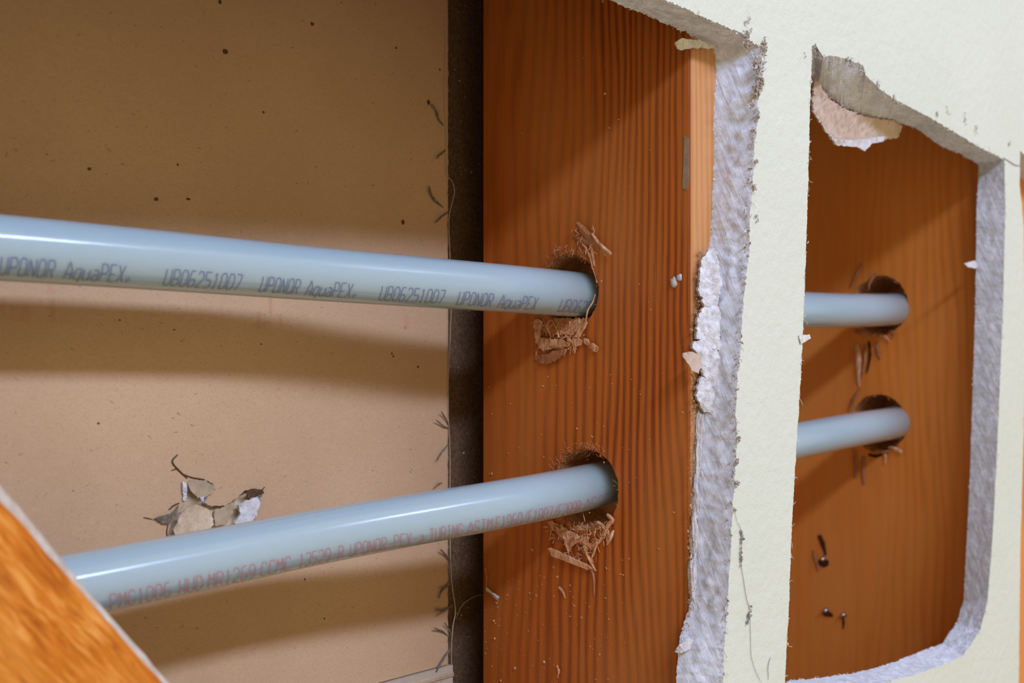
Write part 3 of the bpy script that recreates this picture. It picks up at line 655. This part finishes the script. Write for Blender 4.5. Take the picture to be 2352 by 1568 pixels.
# lower hole
poly(s1, XA, [c5(845, 700, .3), c5(870, 690, .5), c5(905, 735, 1), c5(925, 790, 1), c5(905, 770, 1), c5(870, 745, .6)], m_shav, seed=21, step=.9, bumpa=.3)
poly(s1, XA, [c5(880, 700, .2), c5(915, 715, .6), c5(960, 750, .8), c5(1010, 775, .8), c5(1070, 780, .8), c5(1060, 805, 1), c5(985, 815, 1.2), c5(955, 870, .8), c5(940, 800, 1)], m_shav, seed=22, step=1, bumpa=.6)
poly(s1, XA, [c5(845, 842, 2.6), c5(860, 840, 2.6), c5(950, 880, 2.4), c5(1050, 925, 1.8), c5(1085, 948, 1.4), c5(1060, 955, 1.4), c5(960, 915, 2), c5(868, 882, 2.6), c5(862, 860, 2.6)], m_shav, seed=23, th=.9, step=1, bumpa=.25, label='long pale split of wood below the lower hole')
slv(s1, XA, [c5(1030, 810, .8), c5(1050, 870, 1.6), c5(1075, 920, 1.4), c5(1100, 965, .6)], [5, 8, 8, 4], m_shav)
slv(s1, XA, [c5(1110, 790, .8), c5(1095, 850, 1.4), c5(1075, 900, 1.2)], [4, 6, 3], m_shav); slv(s1, XA, [c5(1005, 850, .8), c5(1040, 835, 1.4), c5(1060, 850, 1)], [4, 6, 3], m_shav)
slv(s1, XA, [c5(985, 780, .8), c5(1025, 805, 1.4), c5(1075, 835, 1.2), c5(1105, 800, .8)], [8, 12, 10, 5], m_fresh)
slv(s1, XA, [c5(1195, 745, .3), c5(1180, 780, 1), c5(1160, 822, 1.2)], [5, 11, 6], m_shav); slv(s1, XA, [c5(1160, 660, .3), c5(1190, 690, 1), c5(1165, 720, .9), c5(1140, 790, .6)], [6, 12, 10, 6], m_shav)
slv(s1, XA, [c5(1075, 955, .6), c5(1088, 1000, .5), c5(1093, 1100, .3)], [10, 7, 3], m_shavd)
slv(s1, XA, [c5(1110, 700, 0), c5(1150, 740, .6), c5(1120, 800, .6), c5(1075, 850, .6)], [6, 12, 9, 4], m_shav)
slv(s1, XA, [c5(925, 790, .6), c5(945, 840, 1.2), c5(958, 880, .6)], [4, 6, 2], m_shav)
# chips elsewhere on the stud
slv(s1, XA, [c5(508, 1062, 1.6), c5(540, 1085, 2.2), c5(575, 1112, 2.2)], [8, 7, 11], m_paplite, name='loose_chip', label='pale loose chip on the back edge of the stud')
slv(s1, XA, [c5(900, 1052, .4), c5(920, 1075, .8), c5(935, 1112, .4)], [9, 8, 4], m_shav, name='loose_chip')
slv(s1, XA, [c5(505, 950, .5), c5(512, 1000, 1), c5(508, 1075, .5)], [3, 5, 3], m_shavd)
slv(s1, XA, [c5(890, 1475, .4), c5(900, 1500, .8), c5(895, 1540, .4)], [6, 7, 3], m_shav, name='loose_chip')
# pale smear near the stud's front edge
m_smear = simple('grey_smear', (0.30, 0.20, 0.12), (0.36, 0.27, 0.18), 300)
poly(s1, XA, [(1572, 310, .15), (1583, 318, .15), (1583, 420, .15), (1578, 437, .15), (1568, 432, .15), (1570, 370, .15)], m_smear, th=.1, name='glue_smear', step=1.5, bumpa=.1)
# fuzz around hole rims and dust on the face
mbz = MB(); r = random.Random(31)
for (y, z, rad, sd, ov), a0, a1, n in ((hA[0], .2, 3.3, 420), (hA[0], 3.3, 6.2, 240), (hA[1], .1, 3.2, 380), (hA[1], 3.2, 6.2, 460)):
    for _ in range(n):
        a = r.uniform(a0, a1); rr = rad * r.uniform(.90, 1.05)
        if math.cos(a) < -.55 and r.random() < .93: continue
        if math.sin(a) > .2 and r.random() < .55: rr = rad * r.uniform(1.0, 1.16)
        p = Vector((r.uniform(-.3, 2.5) if rr < rad * 1.03 else -.25, y + math.cos(a) * rr, z + math.sin(a) * rr * ov))
        d = Vector((-r.uniform(0, .9), r.gauss(0, .7), r.gauss(0, .7) + .25 * (1 if math.sin(a) > 0 else -1))); L = r.uniform(.4, 1.7)
        strip(mbz, [p, p + d * L * .5, p + d * L + Vector((0, r.gauss(0, .3), r.gauss(0, .3)))], [.10, .16, .05], SIDE, .06, r=r)
mbz.build('torn_wood_fuzz', m_fresh, s1, kind='stuff', label='pale fuzz of torn fibres round the drill holes')
mbz = MB()
for _ in range(260):
    y_ = r.choice((r.uniform(100, 1568), r.uniform(1300, 1568), r.uniform(850, 1568))); p = onX(r.uniform(1112, 1440 if y_ > 1300 else 1575), y_, XA - .15); chip(mbz, p, abs(r.gauss(0, .16)) + .06, r, SIDE, .3, r.uniform(1, 2))
for px, py, s in ((1140, 1385, .55), (1143, 1395, .4), (1134, 1425, .6), (1136, 1466, .5), (1130, 1088, .6), (1167, 1040, .4), (1183, 1534, .7), (1312, 925, .35), (1222, 1262, .6), (1392, 1305, .5), (1216, 1362, .4), (1250, 1520, .6)):
    chip(mbz, onX(px, py, XA - .3), s, r, SIDE, .5, 1.3)
mbz.build('sawdust', m_shav, s1, kind='stuff', label='sawdust specks on the stud face')
mbz = MB()
for cf, x0_, x1_, y0_, y1_, n_, sp_ in ((c4, 862, 1165, 738, 850, 90, .9), (c4, 865, 1090, 845, 925, 50, .3), (c4, 960, 1180, 290, 340, 20, .8), (c5, 850, 1190, 690, 800, 110, 1.0), (c5, 940, 1110, 780, 900, 60, .9), (c4, 1080, 1220, 170, 330, 26, .8)):
    for _ in range(n_):
        px, py = cf(r.uniform(x0_, x1_), r.uniform(y0_, y1_)); p = onX(px, py, XA - r.uniform(.3, 1.8)); a = r.gauss(-1.5, sp_); L = r.uniform(.8, 3.2)
        q = Vector((-r.uniform(0, .5), math.cos(a), math.sin(a))) * L
        strip(mbz, [p, p + q * .5 + Vector((-.2, r.gauss(0, .2), 0)), p + q], [.15, r.uniform(.22, .5), .08], SIDE, .12, m=r.choice((0, 0, 1)), r=r)
mbz.build('splinter_fuzz', [m_shav, m_shavd], s1, kind='stuff', label='small fibrous splinters around the drill holes')
# plaster crumbs stuck to the stud face
for i, (px, py, s) in enumerate(((1548, 648, 1.3), (1560, 637, 1.05))):
    o = blob('plaster_crumb', onX(px, py, XA - .45), (.7, s, s * 1.25), m_gypw, None, 70 + i, .5, 2)
    tag(o, ('white plaster crumb stuck on the large stud, lower left of the pair', 'white plaster crumb stuck on the large stud, upper right of the pair')[i], 'crumb')
# knots of splinters on the far stud
def c7(x, y, *o): return (1750 + x * .38272, 500 + y * .38272, *o)
for pts, w_, mt in ((((530, 420, .5), (560, 350, 1.5), (600, 270, .4)), [4, 9, 3], m_shavd), (((640, 430, .5), (650, 380, 1.2), (690, 330, .6)), [4, 8, 5], m_shavd), (((570, 760, .6), (580, 860, 1.8), (578, 960, 1.4), (585, 1010, .4)), [12, 13, 11, 4], m_shav),
                    (((620, 760, .4), (615, 860, 1), (600, 960, .5)), [5, 7, 3], m_shavd), (((560, 680, .8), (600, 690, 1.8), (660, 705, 1.6), (720, 700, 1)), [8, 12, 10, 6], m_shavd), (((700, 705, .8), (740, 715, 1.8), (765, 745, 1.2)), [5, 8, 5], m_shav),
                    (((760, 680, .8), (790, 690, 1.5), (785, 715, 1.2)), [5, 8, 5], m_shavd), (((690, 750, .4), (695, 810, 1), (715, 850, .4)), [10, 10, 4], m_shavd), (((640, 740, .5), (650, 820, .9), (630, 930, .4)), [4, 7, 3], m_hole),
                    (((590, 1020, .5), (550, 1090, 1.2), (520, 1160, .5)), [5, 9, 4], m_shavd), (((760, 1375, .8), (800, 1385, 2), (845, 1410, 1.8)), [6, 9, 7], m_shav), (((680, 1395, .8), (720, 1405, 1.8), (770, 1400, 1.2)), [5, 8, 5], m_shavd),
                    (((735, 1400, .6), (740, 1440, 1.2), (738, 1475, .5)), [4, 6, 3], m_shav), (((555, 1390, .4), (560, 1460, .9), (562, 1560, .4)), [7, 10, 7], m_shavd), (((610, 1430, .4), (607, 1500, .9), (612, 1600, .4)), [8, 10, 7], m_shavd),
                    (((640, 1420, .4), (680, 1430, .9), (720, 1420, .4)), [5, 8, 5], m_hole)):
    slv(s2, XB, [c7(*p) for p in pts], w_, mt)
mbz = MB()
for (y, z, rad, sd, ov) in hB:
    for _ in range(200):
        a = r.uniform(0, 6.28); rr = rad * r.uniform(.92, 1.04); p = Vector((XB + r.uniform(-.2, 1.5), y + math.cos(a) * rr, z + math.sin(a) * rr)); d = Vector((-r.uniform(0, .9), r.gauss(0, .7), r.gauss(0, .7))); L = r.uniform(.5, 1.8)
        strip(mbz, [p, p + d * L * .5, p + d * L], [.12, .2, .06], SIDE, .08, r=r)
mbz.build('torn_wood_fuzz', m_fresh, s2, kind='stuff')
# nail tips with their gouges
def c8(x, y, *o): return (1650 + x * .33035, 1050 + y * .33035, *o)
for i, ((nx_, ny_), lab) in enumerate((((735, 705), 'steel nail tip in the far stud, highest of the three'), ((755, 1062), 'steel nail tip in the far stud, lower left of the three'), ((878, 1092), 'steel nail tip in the far stud, lower right of the three'))):
    p = onX(*c8(nx_, ny_), XB); m1 = MB(); k = 12; vs = []
    for x_, rr in ((2.5, 1.5), (-.8, 1.5), (-2.2, 1.15), (-3.0, .35)):
        vs += [(XB + x_, p.y + math.cos(6.283 * a / k) * rr, p.z + math.sin(6.283 * a / k) * rr) for a in range(k)]
    m1.add(vs, [(j * k + a, j * k + (a + 1) % k, (j + 1) * k + (a + 1) % k, (j + 1) * k + a) for j in range(3) for a in range(k)] + [tuple(3 * k + a for a in range(k)), tuple(range(k - 1, -1, -1))])
    tag(m1.build('nail', m_metal, smooth=True), lab, 'nail')
poly(s2, XB, [c8(700, 715, .2), c8(730, 700, .5), c8(765, 715, .4), c8(768, 745, .3), c8(740, 765, .3), c8(705, 750, .3)], m_hole, name='gouge', th=.3, bumpa=.3)
poly(s2, XB, [c8(725, 1070, .2), c8(760, 1065, .5), c8(790, 1085, .4), c8(800, 1108, .3), c8(765, 1105, .3), c8(735, 1100, .3)], m_hole, name='gouge', th=.3, bumpa=.3)
slv(s2, XB, [c8(700, 540, .4), c8(725, 600, .8), c8(745, 680, .4)], [8, 12, 5], m_hole, name='gouge'); slv(s2, XB, [c8(665, 640, .4), c8(670, 700, 1.0), c8(700, 790, .5)], [4, 7, 3], m_shavd); slv(s2, XB, [c8(865, 1110, .3), c8(870, 1150, .5), c8(868, 1190, .3)], [4, 6, 2], m_hole, name='gouge')

# ------------------------------------------------------------------ tubes
RP = 7.95
def tube(c, x0, x1):
    n = 150; k = 64; mb = MB(); vs = []
    for ring in (RP, RP - 1.8):
        for i in range(n + 1):
            x = x0 + (x1 - x0) * i / n; p = c(x); t = (c(x + .5) - c(x - .5)).normalized(); u = Vector((0, -1, 0)); u = (u - t * u.dot(t)).normalized(); v_ = t.cross(u)
            vs += [p + (u * math.cos(6.28318 * a / k) + v_ * math.sin(6.28318 * a / k)) * ring for a in range(k)]
    fs = []; o2 = (n + 1) * k
    for i in range(n):
        for a in range(k):
            q = (i * k + a, i * k + (a + 1) % k, (i + 1) * k + (a + 1) % k, (i + 1) * k + a)
            fs.append(q); fs.append(tuple(o2 + j for j in reversed(q)))
    for e in (0, n):
        for a in range(k):
            q = (e * k + a, e * k + (a + 1) % k, o2 + e * k + (a + 1) % k, o2 + e * k + a); fs.append(q if e else tuple(reversed(q)))
    mb.add(vs, fs); return mb.build('plastic_tube', m_pipe, smooth=True)
G = {
 'P': [[(0,0),(0,6),(3,6),(4,5),(4,4),(3,3),(0,3)]], 'U': [[(0,6),(0,1),(1,0),(3,0),(4,1),(4,6)]], 'O': [[(0,1),(0,5),(1,6),(3,6),(4,5),(4,1),(3,0),(1,0),(0,1)]], 'N': [[(0,0),(0,6),(4,0),(4,6)]],
 'R': [[(0,0),(0,6),(3,6),(4,5),(4,4),(3,3),(0,3)],[(2,3),(4,0)]], 'A': [[(0,0),(0,3),(2,6),(4,3),(4,0)],[(0,2),(4,2)]], 'q': [[(4,-1.5),(4,4),(1,4),(0,3),(0,1),(1,0),(4,0)]], 'u': [[(0,4),(0,1),(1,0),(3,0),(4,1)],[(4,4),(4,0)]],
 'a': [[(0.5,4),(3,4),(4,3),(4,0),(1,0),(0,1),(1,2.2),(4,2.2)]], 'E': [[(4,6),(0,6),(0,0),(4,0)],[(0,3),(3,3)]], 'X': [[(0,0),(4,6)],[(0,6),(4,0)]], 'B': [[(0,0),(0,6),(3,6),(4,5),(4,4),(3,3),(0,3)],[(3,3),(4,2),(4,1),(3,0),(0,0)]],
 '0': [[(0,1),(0,5),(1,6),(3,6),(4,5),(4,1),(3,0),(1,0),(0,1)]], '1': [[(1,5),(2,6),(2,0)],[(1,0),(3,0)]], '2': [[(0,5),(1,6),(3,6),(4,5),(4,4),(0,0),(4,0)]], '3': [[(0,5.3),(1,6),(3,6),(4,5),(4,4),(3,3),(1.5,3)],[(3,3),(4,2),(4,1),(3,0),(1,0),(0,.7)]],
 '5': [[(4,6),(0,6),(0,3.4),(3,3.6),(4,2.6),(4,1),(3,0),(0,0)]], '6': [[(3.6,6),(1,6),(0,4.5),(0,1),(1,0),(3,0),(4,1),(4,2.4),(3,3.3),(0,3.1)]], '7': [[(0,6),(4,6),(1.5,0)]], '8': [[(1,3),(0,4),(0,5),(1,6),(3,6),(4,5),(4,4),(3,3),(1,3),(0,2),(0,1),(1,0),(3,0),(4,1),(4,2),(3,3)]],
 '9': [[(.4,0),(3,0),(4,1.5),(4,5),(3,6),(1,6),(0,5),(0,3.6),(1,2.7),(4,2.9)]], 'M': [[(0,0),(0,6),(2,3.4),(4,6),(4,0)]], 'G': [[(4,5),(3,6),(1,6),(0,5),(0,1),(1,0),(3,0),(4,1),(4,3),(2.4,3)]], 'H': [[(0,0),(0,6)],[(4,0),(4,6)],[(0,3),(4,3)]],
 'D': [[(0,0),(0,6),(2.6,6),(4,4.6),(4,1.4),(2.6,0),(0,0)]], 'C': [[(4,5),(3,6),(1,6),(0,5),(0,1),(1,0),(3,0),(4,1)]], '-': [[(.3,3),(3.7,3)]], 'T': [[(0,6),(4,6)],[(2,6),(2,0)]], 'I': [[(1,6),(3,6)],[(2,6),(2,0)],[(1,0),(3,0)]],
 'S': [[(4,5),(3,6),(1,6),(0,5),(0,4),(1,3),(3,3),(4,2),(4,1),(3,0),(1,0),(0,1)]], 'F': [[(0,0),(0,6),(4,6)],[(0,3),(3,3)]], '/': [[(0,0),(4,6)]], '®': [[(.6,.6),(.6,2),(2,2.4),(3,1.6),(2.6,.4),(1.4,0),(.6,.6)],[(1.3,.8),(1.3,1.6),(2.1,1.6),(1.9,.8)]],
}
def lettering(parent, c, words, ink, a0, a1, slant=0.0, lw=.26):
    for text, p0, p1 in words:
        X0 = X1 = 0.0
        for _ in range(8): X0 = onY(p0, CY, c(X0).y - RP * .8).x; X1 = onY(p1, CY, c(X1).y - RP * .8).x
        n = len(text); adv = (X1 - X0) / (n - .25); mb = MB()
        for i, ch in enumerate(text):
            if ch == ' ': continue
            for st in G[ch]:
                pts = []
                for j in range(len(st) - 1):
                    for q in range(7):
                        t = q / 7; pts.append((st[j][0] * (1 - t) + st[j + 1][0] * t, st[j][1] * (1 - t) + st[j + 1][1] * t))
                pts.append(st[-1]); P = []
                for gx, gy in pts:
                    h = gy / 6; x = X0 + adv * (i + gx / 4 * .70) + slant * h; ang = a1 + (a0 - a1) * h
                    P.append((x, ang))
                vs = []
                for j, (x, ang) in enumerate(P):
                    xa, aa = P[max(j - 1, 0)]; xb, ab = P[min(j + 1, len(P) - 1)]
                    dx, da = xb - xa, (ab - aa) * RP; L = math.hypot(dx, da) or 1; lq = lw * (.4 if ch == '®' else 1); nxx, naa = -da / L * lq / 2, dx / L * lq / 2
                    for s in (1, -1):
                        X_ = x + s * nxx; A_ = ang + s * naa / RP; o = c(X_); t_ = (c(X_ + .5) - c(X_ - .5)).normalized(); u_ = Vector((0, -1, 0)); u_ = (u_ - t_ * u_.dot(t_)).normalized(); w_ = u_.cross(t_) if u_.cross(t_).z < 0 else t_.cross(u_); vs.append(o + (u_ * math.cos(A_) + w_ * math.sin(A_)) * (RP + .05))
                mb.add(vs, [(2 * j, 2 * j + 1, 2 * j + 3, 2 * j + 2) for j in range(len(P) - 1)])
        mb.build('printed_text', ink, parent)
t1 = tube(cA, -440, 330); tag(t1, 'upper pale blue-white plastic tube with blue-grey lettering, sloping slightly down to the right', 'tube')
lettering(t1, cA, [('UPONOR AquaPEX®', 8, 312), ('UB06251007', 386, 560), ('UPONOR AquaPEX®', 606, 832), ('UB06251007', 884, 1030), ('UPONOR AquaPEX', 1062, 1240), ('UB0625', 1292, 1362)], m_inkb, math.radians(20), math.radians(58), -1.2, .36)
t2 = tube(cB, -440, 330); tag(t2, 'lower pale blue-white plastic tube with faded red lettering, rising to the right', 'tube')
lettering(t2, cB, [('PMG1006', 262, 400), ('HUD', 420, 473), ('MR1269', 487, 593), ('CCMC', 607, 674), ('13529-R', 694, 798), ('UPONOR-PEX-a', 814, 984), ('TUBING', 998, 1073), ('ASTM', 1086, 1141), ('F1960/F1807/F2098', 1149, 1338), ('ASSE', 1347, 1402)],
          m_inkr, math.radians(16), math.radians(56), -2.4, .29)

# ------------------------------------------------------------------ diagonal plank at the lower left
YP = 9.0
A_, B_ = onY(-14, 1118, YP), onY(384, 1568, YP)
d = (B_ - A_).normalized(); nrm2 = Vector((d.z, 0, -d.x)); nrm2 = nrm2 if nrm2.x < 0 else -nrm2      # towards lower left
L0, L1 = -158.0, 330.0; W = 64.0; T = 20.0
ux = nrm2; ang = math.atan2(d.x, d.z)
mb = MB(); N = 120; prof = [(0.0, 2.2), (.5, .8), (1.8, 0), (W - 2, 0), (W, 2), (W, T), (0, T)]
vs = []
for i in range(N + 1):
    s = L0 + (L1 - L0) * i / N
    for j, (u_, y_) in enumerate(prof):
        e = .35 * noise.noise(Vector((s * .12, j, 0))) + .3 * noise.noise(Vector((s * .6, j, 2))) if j < 3 else 0
        vs.append(((u_ + e), y_, s))
k = len(prof)
mb.add(vs, [(i * k + j, i * k + (j + 1) % k, (i + 1) * k + (j + 1) % k, (i + 1) * k + j) for i in range(N) for j in range(k)] + [tuple(range(k)), tuple(N * k + j for j in range(k - 1, -1, -1))])
pl = mb.build('diagonal_brace', m_plank)
from mathutils import Matrix
M = Matrix(((ux.x, 0, d.x, A_.x * MM), (0, 1, 0, YP * MM), (ux.z, 0, d.z, A_.z * MM), (0, 0, 0, 1)))
pl.matrix_world = M
tag(pl, 'bright orange slanting wood brace at the lower left, in front of the lower tube', 'brace')
mb = MB(); prof = [(-1.7, 3.2), (-1.0, 2.2), (0.9, 1.2), (1.1, 3.0), (0.2, 8.0), (-1.6, 8.0)]; vs = []
for i in range(N + 1):
    s = L0 + (L1 - L0) * i / N
    for j, (u_, y_) in enumerate(prof):
        e = .3 * noise.noise(Vector((s * .15, j, 10))) + (.8 * noise.noise(Vector((s * .4, 3, 10))) if j in (2, 3) else 0)
        wide_ = 1 + .7 * max(0, min(1, 1 - (s + 10) / 45))
        vs.append((u_ * wide_ + e, y_, s))
k = len(prof)
mb.add(vs, [(i * k + j, i * k + (j + 1) % k, (i + 1) * k + (j + 1) % k, (i + 1) * k + j) for i in range(N) for j in range(k)] + [tuple(range(k)), tuple(N * k + j for j in range(k - 1, -1, -1))])
o = mb.build('edge_strip', m_rim, pl, label='pale dusty rim along the brace edge')

# ------------------------------------------------------------------ lint strand hanging on the wallboard
mb = MB()
thread(mb, [F(x, y) + FRONT * .35 for x, y in ((1684, 1165), (1690, 1195), (1698, 1210), (1702, 1240), (1700, 1290), (1704, 1320), (1712, 1370), (1719, 1400), (1722, 1460), (1724, 1510), (1738, 1550), (1752, 1575))], .10)
thread(mb, [F(x, y) + FRONT * .35 for x, y in ((1768, 1508), (1762, 1530), (1763, 1560))], .12)
r = random.Random(77)
for px, py, n, sx, sz in ((1701, 1235, 16, .45, 1.6), (1699, 1285, 12, .5, 1.0), (1716, 1415, 18, .5, 1.6), (1722, 1400, 5, .2, 1.0), (1699, 1265, 5, .4, .6)):
    for _ in range(n): chip(mb, F(px, py) + Vector((r.gauss(0, sx), -.4 - abs(r.gauss(0, .2)), r.gauss(0, sz))), r.uniform(.2, .55), r, elong=1.6)
o = mb.build('lint_strand', m_lint); tag(o, 'thin grey lint strand hanging down the cream wall strip between the openings', 'lint')

# ------------------------------------------------------------------ back of the neighbouring bays (seen only from the side)
mb = MB()
mb.add([(20, 129, -700), (700, 129, -700), (700, 129, 860), (20, 129, 860), (20, 141, -700), (700, 141, -700), (700, 141, 860), (20, 141, 860)], [(0, 1, 2, 3), (7, 6, 5, 4), (0, 3, 7, 4), (1, 5, 6, 2), (3, 2, 6, 7), (0, 4, 5, 1)])
o = mb.build('wall_back_right', m_kraft); tag(o, 'brown paper wallboard closing the bay behind the right opening', kind='structure')

# overcut score line running from the right opening's upper corner
mb = MB(); thread(mb, [F(x, y) + FRONT * .05 for x, y in ((2303, 362), (2316, 370), (2330, 379), (2344, 381))], .35)
mb.build('score_line', m_lint, wall, label='grey saw overcut running off the corner of the right opening')
